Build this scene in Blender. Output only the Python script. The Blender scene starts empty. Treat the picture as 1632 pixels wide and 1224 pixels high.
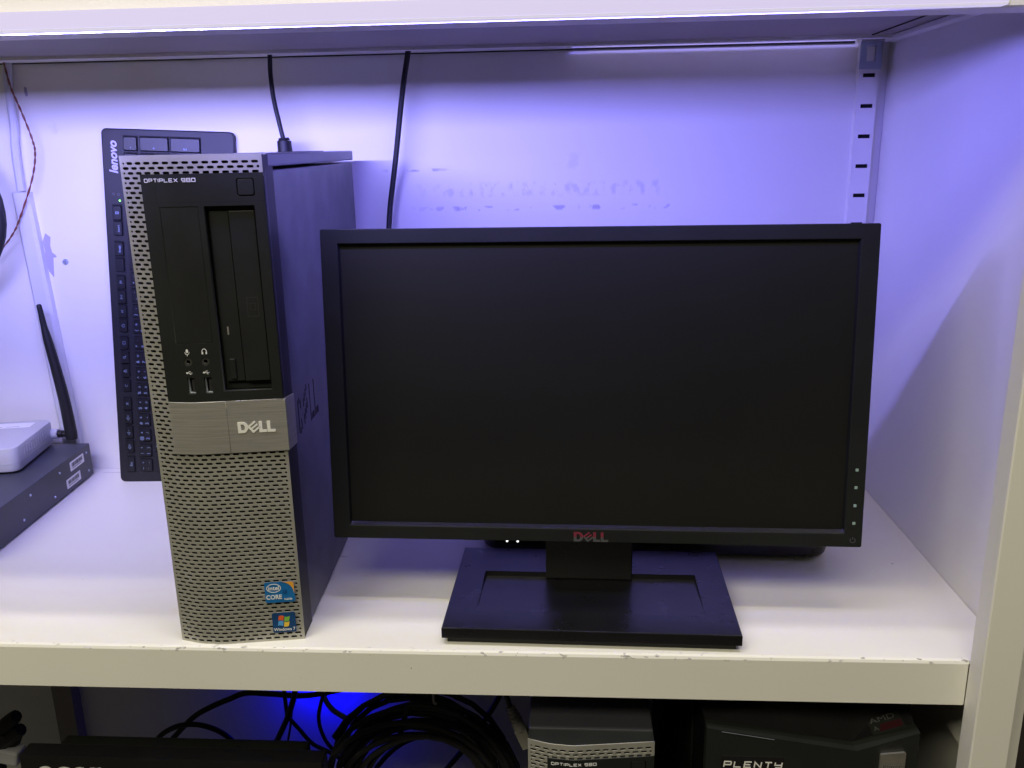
import bpy, bmesh, math, random
from mathutils import Vector, Matrix
random.seed(7)
S = bpy.context.scene
COL = S.collection
R = math.radians

# ------------------------------------------------------------------ camera
cam_d = bpy.data.cameras.new('camera'); cam = bpy.data.objects.new('camera', cam_d); COL.objects.link(cam)
yaw, pit, rol = 0.0655002945, 0.265675880, -0.0188053589
cy_, sy_, cp_, sp_ = math.cos(yaw), math.sin(yaw), math.cos(pit), math.sin(pit)
fw = Vector((-sy_*cp_, cy_*cp_, -sp_)); rt0 = Vector((cy_, sy_, 0)); up0 = rt0.cross(fw)
rt = math.cos(rol)*rt0 + math.sin(rol)*up0; up = -math.sin(rol)*rt0 + math.cos(rol)*up0
M = Matrix((rt, up, -fw)).transposed().to_4x4(); M.translation = Vector((0, -0.6276762, 0.3983542))
cam.matrix_world = M
cam_d.sensor_width = 36; cam_d.lens = 1391.21721/1632*36; cam_d.clip_start = 0.02; cam_d.clip_end = 100
S.camera = cam

# ------------------------------------------------------------------ world, exposure
W = bpy.data.worlds.new('World'); S.world = W; W.use_nodes = True
bg = W.node_tree.nodes['Background']; bg.inputs[0].default_value = (1.0, .93, .74, 1); bg.inputs[1].default_value = .036
S.view_settings.view_transform = 'Standard'; S.view_settings.look = 'None'
S.view_settings.exposure = 0; S.view_settings.gamma = 1

# ------------------------------------------------------------------ lamps
def area(name, loc, direction, sx, sy, power, color, spread=180):
    d = bpy.data.lights.new(name, 'AREA'); d.shape = 'RECTANGLE'; d.size = sx; d.size_y = sy
    d.energy = power; d.color = color; d.spread = R(spread)
    o = bpy.data.objects.new(name, d); COL.objects.link(o)
    z = -Vector(direction).normalized(); x = Vector((1, 0, 0)); y = z.cross(x).normalized()
    m = Matrix((x, y, z)).transposed().to_4x4(); m.translation = Vector(loc); o.matrix_world = m
    return o
VIO = (.19, .165, 1.0)
# the violet LED strip in the light bar under the front of the upper shelf: aims back and down
area('led_strip_lamp', (-.205, -.0206, .4812), (0, .62, -.78), .80, .004, 5.5, VIO)
area('led_strip_lamp', (-.46, -.0206, .4812), (0, .62, -.78), .50, .004, 5.4, (.42, .41, 1.0))
# the LED strip of the bay above, leaking down through the gap behind the upper shelf
area('led_strip_lamp', (.17, -.02, .795), (0, .80, -.60), .36, .006, 2.5, VIO)
# rows of ceiling lamps of the shop, in front of the shelves; the last is added fill
area('ceiling_and_fill_lamp', (-.1, -.34, 2.4), (0, .06, -1), 2.4, .06, 22, (.96, .93, 1.0))
area('ceiling_and_fill_lamp', (-.1, -.62, 2.4), (0, .1, -1), 2.4, .08, 18, (1, .95, .80))
area('ceiling_and_fill_lamp', (-.5, -2.2, 2.5), (0, .75, -.66), 2.0, .7, 40, (1, .93, .70))
area('ceiling_and_fill_lamp', (-1.7, -1.7, 2.0), (.55, .7, -.6), 1.2, .5, 22, (1, .95, .70))  # added fill from the left, for the front faces and screen reflection

# ------------------------------------------------------------------ materials
def mat(name, col, rough=.5, metal=0., spec=.5, var=0., vscale=8., bump=0., bscale=300., stretch=None, rvar=0., emit=None, estr=0., coat=0.):
    m = bpy.data.materials.new(name); m.use_nodes = True
    nt = m.node_tree; b = nt.nodes['Principled BSDF']
    b.inputs['Base Color'].default_value = (*col, 1); b.inputs['Roughness'].default_value = rough
    b.inputs['Metallic'].default_value = metal; b.inputs['Specular IOR Level'].default_value = spec
    if coat: b.inputs['Coat Weight'].default_value = coat
    tc = nt.nodes.new('ShaderNodeTexCoord'); src = tc.outputs['Object']
    if stretch:
        mp = nt.nodes.new('ShaderNodeMapping'); mp.inputs['Scale'].default_value = stretch
        nt.links.new(src, mp.inputs[0]); src = mp.outputs[0]
    def noise(scale, det=5):
        n = nt.nodes.new('ShaderNodeTexNoise'); n.inputs['Scale'].default_value = scale; n.inputs['Detail'].default_value = det
        nt.links.new(src, n.inputs['Vector']); return n.outputs['Fac']
    def remap(o, a, b2):
        r = nt.nodes.new('ShaderNodeMapRange'); r.inputs[1].default_value = .3; r.inputs[2].default_value = .7
        r.inputs[3].default_value = a; r.inputs[4].default_value = b2; nt.links.new(o, r.inputs[0]); return r.outputs[0]
    if var:
        h = nt.nodes.new('ShaderNodeHueSaturation'); h.inputs['Color'].default_value = (*col, 1)
        nt.links.new(remap(noise(vscale), 1-var, 1+var), h.inputs['Value']); nt.links.new(h.outputs[0], b.inputs['Base Color'])
    if rvar:
        nt.links.new(remap(noise(vscale*2.3), max(0, rough-rvar), rough+rvar), b.inputs['Roughness'])
    if bump:
        bp = nt.nodes.new('ShaderNodeBump'); bp.inputs['Strength'].default_value = bump; bp.inputs['Distance'].default_value = .0005
        nt.links.new(noise(bscale, 3), bp.inputs['Height']); nt.links.new(bp.outputs[0], b.inputs['Normal'])
    if emit:
        b.inputs['Emission Color'].default_value = (*emit, 1); b.inputs['Emission Strength'].default_value = estr
    return m

def worn_paint(name, col, kind):
    """painted sheet metal; kind 'shelf' has rubbed front edge and scratches, 'wall' has scuff marks"""
    m = mat(name, col, rough=.42 if kind == 'shelf' else .55, spec=.4, var=.03, vscale=5, bump=.12, bscale=900)
    nt = m.node_tree; b = nt.nodes['Principled BSDF']; L = nt.links.new
    base = b.inputs['Base Color'].links[0].from_socket
    tc = nt.nodes.new('ShaderNodeTexCoord'); sep = nt.nodes.new('ShaderNodeSeparateXYZ'); L(tc.outputs['Object'], sep.inputs[0])
    def ma(op, a, bb=None, c=None):
        n = nt.nodes.new('ShaderNodeMath'); n.operation = op
        for i, v in enumerate((a, bb, c)):
            if v is None: continue
            if isinstance(v, (int, float)): n.inputs[i].default_value = v
            else: L(v, n.inputs[i])
        return n.outputs[0]
    def nz(sc, scale3=(1, 1, 1), det=6, off=(0, 0, 0)):
        mp = nt.nodes.new('ShaderNodeMapping'); mp.inputs['Scale'].default_value = scale3; mp.inputs['Location'].default_value = off
        L(tc.outputs['Object'], mp.inputs[0])
        n = nt.nodes.new('ShaderNodeTexNoise'); n.inputs['Scale'].default_value = sc; n.inputs['Detail'].default_value = det
        L(mp.outputs[0], n.inputs['Vector']); return n.outputs['Fac']
    def sm(v, a, bb):
        r = nt.nodes.new('ShaderNodeMapRange'); r.interpolation_type = 'SMOOTHSTEP'
        r.inputs[1].default_value = a; r.inputs[2].default_value = bb; L(v, r.inputs[0]); return r.outputs[0]
    def band(v, c, h, soft): return ma('SUBTRACT', 1.0, sm(ma('ABSOLUTE', ma('SUBTRACT', v, c)), h, h+soft))
    X, Y, Z = sep.outputs
    if kind == 'shelf':
        edge = ma('SUBTRACT', 1.0, sm(Y, .001, .007))
        near = ma('MULTIPLY', edge, sm(Z, -.006, -.001))
        wear = ma('MULTIPLY', near, sm(nz(190, (.6, 1.5, 1), 8), .60, .68))
        scr = ma('MULTIPLY', sm(nz(45, (1, .12, 1), 2, (3, 1, 0)), .735, .76), .35)
        scr2 = ma('MULTIPLY', sm(nz(38, (.2, 1.0, 1), 2, (9, 2, 0)), .74, .76), .25)
        speck = ma('MULTIPLY', sm(nz(160, (1, 1, 1), 1), .80, .83), .6)
        fac = ma('MAXIMUM', ma('MAXIMUM', ma('MULTIPLY', wear, .7), scr), ma('MAXIMUM', scr2, speck))
        dark = (.09, .08, .09)
    else:
        xr = ma('MULTIPLY', sm(X, -.20, -.12), ma('SUBTRACT', 1.0, sm(X, .10, .14)))
        r1 = ma('MULTIPLY', band(Z, .350, .004, .007), sm(nz(120, (1, 1, .6), 8), .48, .66))
        r2 = ma('MULTIPLY', band(Z, .3285, .001, .003), sm(nz(75, (1, 1, .9), 5, (5, 0, 0)), .53, .60))
        r3 = ma('MULTIPLY', band(Z, .3735, .0005, .002), ma('MULTIPLY', sm(nz(50, (1, 1, 1), 3, (1, 0, 2)), .52, .6), ma('SUBTRACT', 1.0, sm(X, -.16, -.13))))
        marks = ma('MULTIPLY', xr, ma('ADD', ma('MULTIPLY', r1, .26), ma('MULTIPLY', r2, .55)))
        marks = ma('ADD', marks, ma('MULTIPLY', ma('MULTIPLY', r3, sm(X, -.22, -.20)), .6))
        gen = ma('MULTIPLY', sm(nz(28, (1, 1, .8), 8, (2, 0, 7)), .69, .78), .12)
        fac = ma('MAXIMUM', marks, gen); dark = (.20, .17, .24)
    mx = nt.nodes.new('ShaderNodeMix'); mx.data_type = 'RGBA'
    L(fac, mx.inputs[0]); L(base, mx.inputs[6]); mx.inputs[7].default_value = (*dark, 1); L(mx.outputs[2], b.inputs['Base Color'])
    return m

WHITE = (.81, .79, .72)
m_shelf = worn_paint('shelf_paint', WHITE, 'shelf')
m_wall = worn_paint('back_panel_paint', WHITE, 'wall')
m_paint = mat('white_paint', WHITE, .5, spec=.4, var=.03, vscale=6, bump=.12, bscale=900)
m_zinc = mat('zinc', (.42, .47, .55), .4, metal=.6, var=.08, vscale=60)
m_dark = mat('dark_void', (.01, .01, .01), .9)
m_grille = mat('grille_silver', (.43, .42, .37), .45, metal=.45, spec=.5, var=.07, vscale=40, bump=.15, bscale=1500)
m_brush = mat('brushed_silver', (.47, .455, .41), .42, metal=.6, var=.16, vscale=1.0, stretch=(25, 25, 1500), bump=.2, bscale=1.0)
m_black = mat('black_plastic', (.0125, .0138, .0125), .5, spec=.35, var=.15, vscale=30, bump=.25, bscale=2500)
m_gloss = mat('gloss_black', (.010, .010, .011), .12, spec=.6, var=.2, vscale=20, rvar=.05)
m_case = mat('case_paint', (.034, .034, .042), .36, spec=.6, var=.06, vscale=12, bump=.15, bscale=1800, rvar=.04)
m_lid = mat('lid_paint', (.036, .036, .043), .36, spec=.7, var=.08, vscale=14, bump=.15, bscale=1800)
m_bezel = mat('monitor_bezel', (.0145, .0155, .0145), .5, spec=.20, var=.10, vscale=25, bump=.2, bscale=2500)
m_chamf = mat('bezel_inner', (.012, .012, .013), .20, spec=.7)
m_screen = mat('screen_off', (.0085, .0088, .0068), .5, spec=.35, var=.15, vscale=5, bump=.05, bscale=4000)
m_base = mat('stand_plastic', (.008, .008, .010), .30, spec=.55, var=.1, vscale=20, bump=.12, bscale=2000, rvar=.04)
m_kb = mat('keyboard_plastic', (.014, .014, .016), .45, spec=.4, var=.1, vscale=30, bump=.2, bscale=2500)
m_key = mat('keycap', (.011, .011, .013), .38, spec=.4, var=.12, vscale=60)
m_print = mat('white_print', (.78, .78, .78), .5)
m_printdim = mat('pale_blue_print', (.21, .27, .37), .5)
m_logo = mat('logo_metal', (.90, .89, .82), .35, metal=.1)
m_logored = mat('logo_red', (.38, .06, .09), .3, metal=.5)
m_logogrey = mat('logo_grey', (.16, .16, .16), .3, metal=.5)
m_switch = mat('switch_paint', (.055, .058, .075), .45, spec=.5, var=.1, vscale=20, bump=.2, bscale=1500)
m_router = mat('router_plastic', (.52, .52, .54), .45, var=.02)
m_rubber = mat('black_rubber', (.012, .012, .013), .5, spec=.4, var=.1, vscale=40)
m_rubber2 = mat('dark_grey_cable', (.03, .03, .032), .42, spec=.5)
m_greycab = mat('grey_cable', (.32, .31, .29), .5)
m_wire = mat('copper_wire', (.20, .06, .035), .5, var=.3, vscale=300)
m_duct = mat('white_duct', (.66, .66, .68), .4)
m_tube = mat('pale_tube', (.60, .60, .64), .35)
m_label = mat('paper_label', (.80, .80, .80), .6)
m_ink = mat('ink', (.03, .03, .03), .6)
m_chip = mat('bare_patch', (.40, .37, .47), .7)
m_blue = mat('sticker_blue', (.012, .15, .42), .3, var=.12, vscale=80)
m_navy = mat('sticker_navy', (.012, .06, .18), .3, var=.2, vscale=80)
m_lblue = mat('sticker_light_blue', (.03, .33, .62), .3)
m_orange = mat('sticker_orange', (.75, .36, .05), .3)
m_fred = mat('flag_red', (.75, .12, .03), .4); m_fgrn = mat('flag_green', (.22, .50, .06), .4)
m_fblu = mat('flag_blue', (.10, .36, .75), .4); m_fyel = mat('flag_yellow', (.85, .56, .06), .4)
m_maroon = mat('sticker_maroon', (.035, .008, .010), .3)
m_cover = mat('diffuser', (.50, .49, .52), .5, emit=(.60, .53, .95), estr=.62)
m_lens = mat('lens', (.8, .8, .8), .5, emit=(.82, .76, 1.0), estr=.62)
m_green = mat('green_led', (.2, .9, .1), .4, emit=(.35, 1, .12), estr=1.2)
m_wled = mat('white_led', (.9, .9, .9), .4, emit=(1, 1, 1), estr=2.0)
m_osd = mat('osd_mark', (.30, .42, .36), .5)
m_chrome = mat('chrome', (.75, .73, .66), .28, metal=.9, var=.1, vscale=60)
m_floor = mat('floor_brown', (.05, .038, .028), .6, var=.2, vscale=3)

# ------------------------------------------------------------------ helpers
def obj(name, bm, m, parent=None, mw=None, smooth=False, kind=None, label=None):
    me = bpy.data.meshes.new(name)
    if isinstance(bm, bpy.types.Mesh): me = bm
    else:
        bmesh.ops.recalc_face_normals(bm, faces=bm.faces); bm.to_mesh(me); bm.free()
    for mm in (m if isinstance(m, (list, tuple)) else [m]): me.materials.append(mm)
    if smooth:
        for p in me.polygons: p.use_smooth = True
        me.set_sharp_from_angle(angle=R(35))
    o = bpy.data.objects.new(name, me); COL.objects.link(o)
    if parent: o.parent = parent
    if mw is not None: o.matrix_local = mw
    if kind: o['kind'] = kind
    if label: o['label'] = label
    return o
def thing(name, label, cat, loc=(0, 0, 0), rz=0, mw=None, group=None):
    o = bpy.data.objects.new(name, None); COL.objects.link(o); o.empty_display_size = .05
    if mw is not None: o.matrix_world = mw
    else: o.location = loc; o.rotation_euler = (0, 0, rz)
    tag(o, label, cat, group); return o
def tag(o, label, cat, group=None):
    o['label'] = label; o['category'] = cat
    if group: o['group'] = group
    return o
def box(bm, x0, x1, y0, y1, z0, z1, bev=0, seg=2):
    r = bmesh.ops.create_cube(bm, size=1)
    vs = r['verts']
    for v in vs: v.co = Vector(((x0+x1)/2+v.co.x*(x1-x0), (y0+y1)/2+v.co.y*(y1-y0), (z0+z1)/2+v.co.z*(z1-z0)))
    if bev:
        es = list({e for v in vs for e in v.link_edges})
        bmesh.ops.bevel(bm, geom=es, offset=bev, segments=seg, profile=.5, affect='EDGES')
    return bm
def BX(*a, **k): return box(bmesh.new(), *a, **k)
def prism(bm, poly, axis, a0, a1):
    """poly: 2D points; axis: the extrusion axis 0/1/2"""
    def p3(p, a):
        if axis == 0: return (a, p[0], p[1])
        if axis == 1: return (p[0], a, p[1])
        return (p[0], p[1], a)
    A = [bm.verts.new(p3(p, a0)) for p in poly]; B = [bm.verts.new(p3(p, a1)) for p in poly]
    n = len(poly); bm.faces.new(A); bm.faces.new(B[::-1])
    for i in range(n): bm.faces.new((A[i], B[i], B[(i+1) % n], A[(i+1) % n]))
    return bm
def bevel_all(bm, off, seg=2, ang=25):
    es = [e for e in bm.edges if len(e.link_faces) == 2 and e.calc_face_angle(0) > R(ang)]
    bmesh.ops.bevel(bm, geom=es, offset=off, segments=seg, profile=.5, affect='EDGES'); return bm
def smooth_path(pts, n=6):
    P = [Vector(p) for p in pts]; out = []
    for i in range(len(P)-1):
        p0 = P[max(i-1, 0)]; p1 = P[i]; p2 = P[i+1]; p3 = P[min(i+2, len(P)-1)]
        for k in range(n):
            t = k/n
            out.append(.5*((2*p1)+(p2-p0)*t+(2*p0-5*p1+4*p2-p3)*t*t+(3*p1-p0-3*p2+p3)*t**3))
    return out+[P[-1]]
def tube(bm, pts, rad, seg=10, sm=6, closed=False):
    P = smooth_path(pts, sm) if sm > 1 else [Vector(p) for p in pts]
    n = len(P); rings = []
    N = None
    for i in range(n):
        T = ((P[(i+1) % n]-P[i-1]) if closed else (P[min(i+1, n-1)]-P[max(i-1, 0)])).normalized()
        if N is None: N = T.orthogonal().normalized()
        N = (N-T*N.dot(T)).normalized(); Bn = T.cross(N)
        r = rad(i/(n-1)) if callable(rad) else rad
        rings.append([bm.verts.new(P[i]+r*(math.cos(2*math.pi*k/seg)*N+math.sin(2*math.pi*k/seg)*Bn)) for k in range(seg)])
    for i in range(n if closed else n-1):
        a, b = rings[i], rings[(i+1) % n]
        for k in range(seg): bm.faces.new((a[k], a[(k+1) % seg], b[(k+1) % seg], b[k]))
    if not closed: bm.faces.new(rings[0][::-1]); bm.faces.new(rings[-1])
    return bm
def cyl(bm, p0, p1, r0, r1=None, seg=20):
    r1 = r0 if r1 is None else r1
    return tube(bm, [p0, p1], lambda t: r0+(r1-r0)*t, seg, 1)
def flat(outlines, depth):
    """2D outlines (first = outer, rest = holes or islands) -> slab in local XY, z from -depth to 0"""
    cu = bpy.data.curves.new('outline', 'CURVE'); cu.dimensions = '2D'; cu.fill_mode = 'BOTH'; cu.extrude = depth/2
    for ol in outlines:
        sp = cu.splines.new('POLY'); sp.points.add(len(ol)-1); sp.use_cyclic_u = True
        for p, q in zip(sp.points, ol): p.co = (q[0], q[1], 0, 1)
    o = bpy.data.objects.new('outline', cu)
    me = bpy.data.meshes.new_from_object(o)
    bm = bmesh.new(); bm.from_mesh(me)
    bpy.data.objects.remove(o); bpy.data.curves.remove(cu); bpy.data.meshes.remove(me)
    for v in bm.verts: v.co.z -= depth/2
    bmesh.ops.remove_doubles(bm, verts=bm.verts, dist=1e-6)
    return bm
def merge(bm, other, mtx=None):
    if mtx is not None: bmesh.ops.transform(other, matrix=mtx, verts=other.verts)
    me = bpy.data.meshes.new('tmp'); other.to_mesh(me); other.free(); bm.from_mesh(me); bpy.data.meshes.remove(me); return bm
def text(s, size, depth=.0002, shear=0, bold=0, sx=1, align='CENTER'):
    cu = bpy.data.curves.new('letters', 'FONT'); cu.body = s; cu.size = size; cu.extrude = depth/2; cu.shear = shear; cu.offset = bold
    cu.align_x = align; cu.align_y = 'CENTER'; cu.resolution_u = 4
    o = bpy.data.objects.new('letters', cu); me = bpy.data.meshes.new_from_object(o)
    bm = bmesh.new(); bm.from_mesh(me); bpy.data.objects.remove(o); bpy.data.curves.remove(cu); bpy.data.meshes.remove(me)
    for v in bm.verts: v.co.x *= sx; v.co.z += depth/2
    return bm
def rrect(x0, x1, y0, y1, r, n=4):
    out = []
    for cx, cy, a in ((x1-r, y1-r, 0), (x0+r, y1-r, 90), (x0+r, y0+r, 180), (x1-r, y0+r, 270)):
        for k in range(n+1):
            t = R(a+90*k/n); out.append((cx+r*math.cos(t), cy+r*math.sin(t)))
    return out
def circ(cx, cy, r, n=16, ry=None): return [(cx+r*math.cos(2*math.pi*k/n), cy+(ry or r)*math.sin(2*math.pi*k/n)) for k in range(n)]
def ribbon(bm, pts, w, depth, closed=False, z=0.):
    """flat stroke of width w along 2D points, mitred"""
    P = [Vector(p) for p in pts]; n = len(P); Lf = []; Rt = []
    for i in range(n):
        a = P[i-1] if (closed or i > 0) else None; b = P[(i+1) % n] if (closed or i < n-1) else None
        d0 = (P[i]-a).normalized() if a is not None else None; d1 = (b-P[i]).normalized() if b is not None else None
        if d0 is None: d0 = d1
        if d1 is None: d1 = d0
        n0 = Vector((-d0.y, d0.x)); n1 = Vector((-d1.y, d1.x)); m = (n0+n1)
        m = m.normalized() if m.length > 1e-6 else n0
        k = w/2/max(.35, m.dot(n0)); Lf.append(P[i]+m*k); Rt.append(P[i]-m*k)
    tl = [bm.verts.new((p.x, p.y, z+depth)) for p in Lf]; tr = [bm.verts.new((p.x, p.y, z+depth)) for p in Rt]
    bl = [bm.verts.new((p.x, p.y, z)) for p in Lf]; br = [bm.verts.new((p.x, p.y, z)) for p in Rt]
    for i in range(n if closed else n-1):
        j = (i+1) % n
        bm.faces.new((tl[i], tr[i], tr[j], tl[j])); bm.faces.new((bl[i], bl[j], br[j], br[i]))
        bm.faces.new((tl[i], tl[j], bl[j], bl[i])); bm.faces.new((tr[i], br[i], br[j], tr[j]))
    if not closed:
        bm.faces.new((tl[0], bl[0], br[0], tr[0])); bm.faces.new((tl[-1], tr[-1], br[-1], bl[-1]))
    return bm
# square wide stroke letters on a unit cell (width 1, height 1)
SQ = {'O': [[(0.1, 0), (.9, 0), (1, .12), (1, .88), (.9, 1), (.1, 1), (0, .88), (0, .12), 'c']],
 'P': [[(0, 0), (0, 1), (.9, 1), (1, .9), (1, .52), (.9, .42), (.06, .42)]],
 'T': [[(0, 1), (1, 1)], [(.5, .93), (.5, 0)]], 'I': [[(.0, 0), (.0, 1)]],
 'L': [[(0, 1), (0, 0), (1, 0)]], 'E': [[(1, 1), (0, 1), (0, 0), (1, 0)], [(.06, .5), (.85, .5)]],
 'X': [[(0, 0), (1, 1)], [(0, 1), (1, 0)]], 'N': [[(0, 0), (0, 1), (.95, 0), (.95, 1)]],
 'Y': [[(0, 1), (0, .5), (1, .5)], [(1, 1), (1, 0), (.1, 0)]],
 '9': [[(.1, 0), (1, 0), (1, 1), (0, 1), (0, .48), (.94, .48)]],
 '8': [[(0, 0), (1, 0), (1, 1), (0, 1), 'c'], [(.06, .5), (.94, .5)]],
 '0': [[(0, 0), (1, 0), (1, 1), (0, 1), 'c']]}
def squares(s, x, y, w, h, gap, stroke, depth, slant=0):
    bm = bmesh.new()
    for ch in s:
        if ch == ' ': x += w*.8; continue
        cw = 0 if ch == 'I' else w
        for k, st in enumerate(SQ[ch]):
            cl = st[-1] == 'c'; pts = [p for p in st if p != 'c']
            ribbon(bm, [(x+p[0]*cw+slant*p[1]*h, y+p[1]*h) for p in pts], stroke, depth+.00002*k, cl)
        x += cw+gap
    return bm
def dell(width, height, depth):
    """the four letters of the maker's mark, E tilted; origin lower left"""
    u = width/28.0; h = height
    bm = bmesh.new(); st = 2.3*u
    # D
    D = [(0, 0), (4.6*u, 0), (6.4*u, h*.12), (7.6*u, h*.34), (7.6*u, h*.66), (6.4*u, h*.88), (4.6*u, h), (0, h)]
    Di = [(st, h*.21), (4.3*u, h*.21), (5.2*u, h*.38), (5.2*u, h*.62), (4.3*u, h*.79), (st, h*.79)]
    merge(bm, flat([D, Di], depth))
    # E, rotated about its middle
    eh = h*.76; ew = h*.80; t = eh/5
    E = [(0, 0), (ew, 0), (ew, t), (t*1.1, t), (t*1.1, 2*t), (ew, 2*t), (ew, 3*t), (t*1.1, 3*t), (t*1.1, 4*t), (ew, 4*t), (ew, 5*t), (0, 5*t)]
    a = R(38); cx, cy = 11.9*u, h*.5
    E2 = [(cx+(x-ew/2)*math.cos(a)-(y-eh/2)*math.sin(a), cy+(x-ew/2)*math.sin(a)+(y-eh/2)*math.cos(a)) for x, y in E]
    merge(bm, flat([E2], depth))
    for x0 in (15.8*u, 21.9*u):
        w = 6.1*u if x0 > 20*u else 5.6*u
        merge(bm, flat([[(x0, 0), (x0+w, 0), (x0+w, h*.22), (x0+st, h*.22), (x0+st, h), (x0, h)]], depth))
    return bm
XZ = Matrix(((1, 0, 0, 0), (0, 0, -1, 0), (0, 1, 0, 0), (0, 0, 0, 1)))   # local XY drawing -> XZ plane, facing -Y
def face(x, y, z): return Matrix.Translation((x, y, z)) @ XZ

# ------------------------------------------------------------------ floor of the shop
obj('floor', BX(-6, 6, -6, 4, -1.02, -1.0), m_floor, kind='structure')

# ------------------------------------------------------------------ shelving unit
DP, XW, TH = .415, .3523, .040
unit = thing('shelving_unit', 'white painted metal shelving with scuffed back panel, side panel and slotted rail', 'shelving')
ob = obj('back_panel', BX(-1.3, XW+.002, DP, DP+.012, -.52, 1.1), m_wall, unit)
for nm, pts in (('bare_patch', [(-.6371, .3061), (-.6315, .3014), (-.6335, .2906), (-.6322, .2826), (-.6285, .2796), (-.6273, .2770), (-.6318, .2762), (-.6347, .2521), (-.6399, .2600), (-.6425, .2750), (-.6410, .2846), (-.6425, .2960)]),
                ('bare_patch', [(-.635, .4764), (-.6322, .4749), (-.6321, .4665), (-.6347, .4652), (-.6359, .471)])):
    obj(nm, flat([pts], .0004), m_chip, ob, face(0, DP-.0003, 0))
b = bmesh.new(); cyl(b, (-.6167, DP, .2713), (-.6167, DP-.003, .2713), .0035, .0028, 16); obj('screw', b, m_zinc, ob, smooth=True)
obj('side_panel', BX(XW, XW+.012, .0008, DP-.0006, -.52, 1.1), m_paint, unit)
# lower shelf: folded tray, front lip
b = bmesh.new(); box(b, -1.3, XW-.0006, .0002, DP-.0008, -.0015, 0)
sh = bmesh.new(); prism(sh, [(0, -.003), (.0009, -.0009), (.003, 0), (DP-.0008, 0), (DP-.0008, -.003), (.002, -.003), (.002, -TH), (0, -TH)], 0, -1.3, .3163); b.free()
box(sh, -1.3, XW-.0006, .0022, .030, -TH, -TH+.0015)
box(sh, .3163, XW-.0006, .0004, DP-.0008, -.003, -.0002)
obj('shelf_board', sh, m_shelf, unit)
obj('shelf_board', BX(-1.3, XW-.0006, .01, DP-.0008, -.4745, -.472), m_switch, unit)  # unseen lower board, coloured dark to cut the light bounced into the bay
obj('shelf_board', BX(-1.3, XW-.0014, .0002, DP-.001, .800, .840), m_paint, unit)  # unseen board above, added to block ceiling lamp light from the rear gap
# upper shelf: front lip, raised underside, rear lip
sh = bmesh.new(); Zb = .4795
prism(sh, [(0, Zb+.0012), (.0012, Zb), (.029, Zb), (.029, Zb+.012), (.0275, Zb+.012), (.0275, Zb+.0015), (.0015, Zb+.0015), (.0015, .5185), (DP-.034, .5185), (DP-.034, .5200), (.0012, .5200), (0, .5188)], 0, -1.3, XW-.0014)

box(sh, -1.3, XW-.0014, .3702, .3800, .5010, .5184); box(sh, -1.3, .005, .3802, DP-.0022, .5022, .5190); box(sh, .3155, XW-.0014, .3802, DP-.0022, .5050, .5190)  # rear lip extended at left to stop light leaking through the gap
obj('shelf_board', sh, m_paint, unit)
obj('underside_panel', BX(-1.3, XW-.0014, .0292, .3700, .5045, .506), mat('underside_grey', (.30, .265, .215), .6, var=.06, vscale=7, bump=.1, bscale=900), unit)  # one even grey-brown, darker than the white shelf paint
obj('side_flange', BX(XW-.0130, XW-.0004, .0305, .392, .4990, .5040, .0006, 1), m_paint, unit)
obj('panel_seam', BX(.318, .3195, .0320, .369, .5035, .5044), m_dark, unit)
obj('panel_seam', BX(-1.3, .3150, DP-.0020, DP-.0004, .5010, .5030), m_dark, unit)
# corner post
p = bmesh.new(); box(p, .3165, .3455, -.0211, -.0002, -1.0, 1.1, .0012, 2); obj('corner_post', p, m_paint, unit)
# slotted rail at the back right
xs0, xs1 = .3192, .3402
sl = [[(xs0, -.03), (xs1, -.03), (xs1, .505), (xs0, .505)]]
for k in range(17):
    z = .4665-.0322*k
    if z > -.02: sl.append([(.3236, z-.0021), (.3368, z-.0021), (.3368, z+.0021), (.3236, z+.0021)])
rail = obj('slotted_rail', flat(sl, .0015), m_paint, unit, face(0, .4045, 0))
obj('rail_side', BX(xs0, xs0+.0015, .4062, DP, 0, .505), m_paint, unit)
obj('rail_side', BX(xs1-.0015, xs1, .4062, DP, 0, .505), m_paint, unit)
obj('rail_inside', BX(xs0+.002, xs1-.002, .4105, .4120, 0, .505), m_dark, unit)
cl = obj('shelf_clip', bevel_all(flat([[(.3175, .4725), (.3412, .4725), (.3412, .5010), (.3175, .5010)],
      [(.3248, .4805), (.3335, .4805), (.3345, .4960), (.3240, .4960)]], .0015), .0003, 1), m_zinc, unit, face(0, .4000, 0))
obj('clip_tongue', bevel_all(flat([rrect(.3252, .3332, .4790, .4955, .002, 3)], .0012), .0002, 1), m_paint, cl, Matrix.Translation((0, 0, -.0022)))
obj('bracket', BX(.3405, .3422, .03, .10, -.112, -.0405), m_paint, unit)

# light bar on the upper shelf front
lb = thing('light_bar', 'long pale lilac light bar fixed along the front edge of the upper shelf', 'lamp', (0, 0, .48))
b = bmesh.new(); prism(b, [(-.0280, -.0010), (-.0280, .0090), (-.0004, .0090), (-.0004, .0098), (-.0290, .0098), (-.0290, -.0010)], 0, -1.25, .272)
obj('cover', b, m_cover, lb)
b = bmesh.new(); prism(b, [(-.0290, -.0011), (-.0282, -.0025), (-.0187, -.0025), (-.0187, -.0015), (-.0270, -.0015), (-.0278, -.0011)], 0, -1.25, .272)
obj('lower_lip', b, m_lens, lb)
obj('end_cap', BX(.2722, .2735, -.0290, -.0240, -.0025, .0098, .0004, 1), m_paint, lb)

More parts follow.
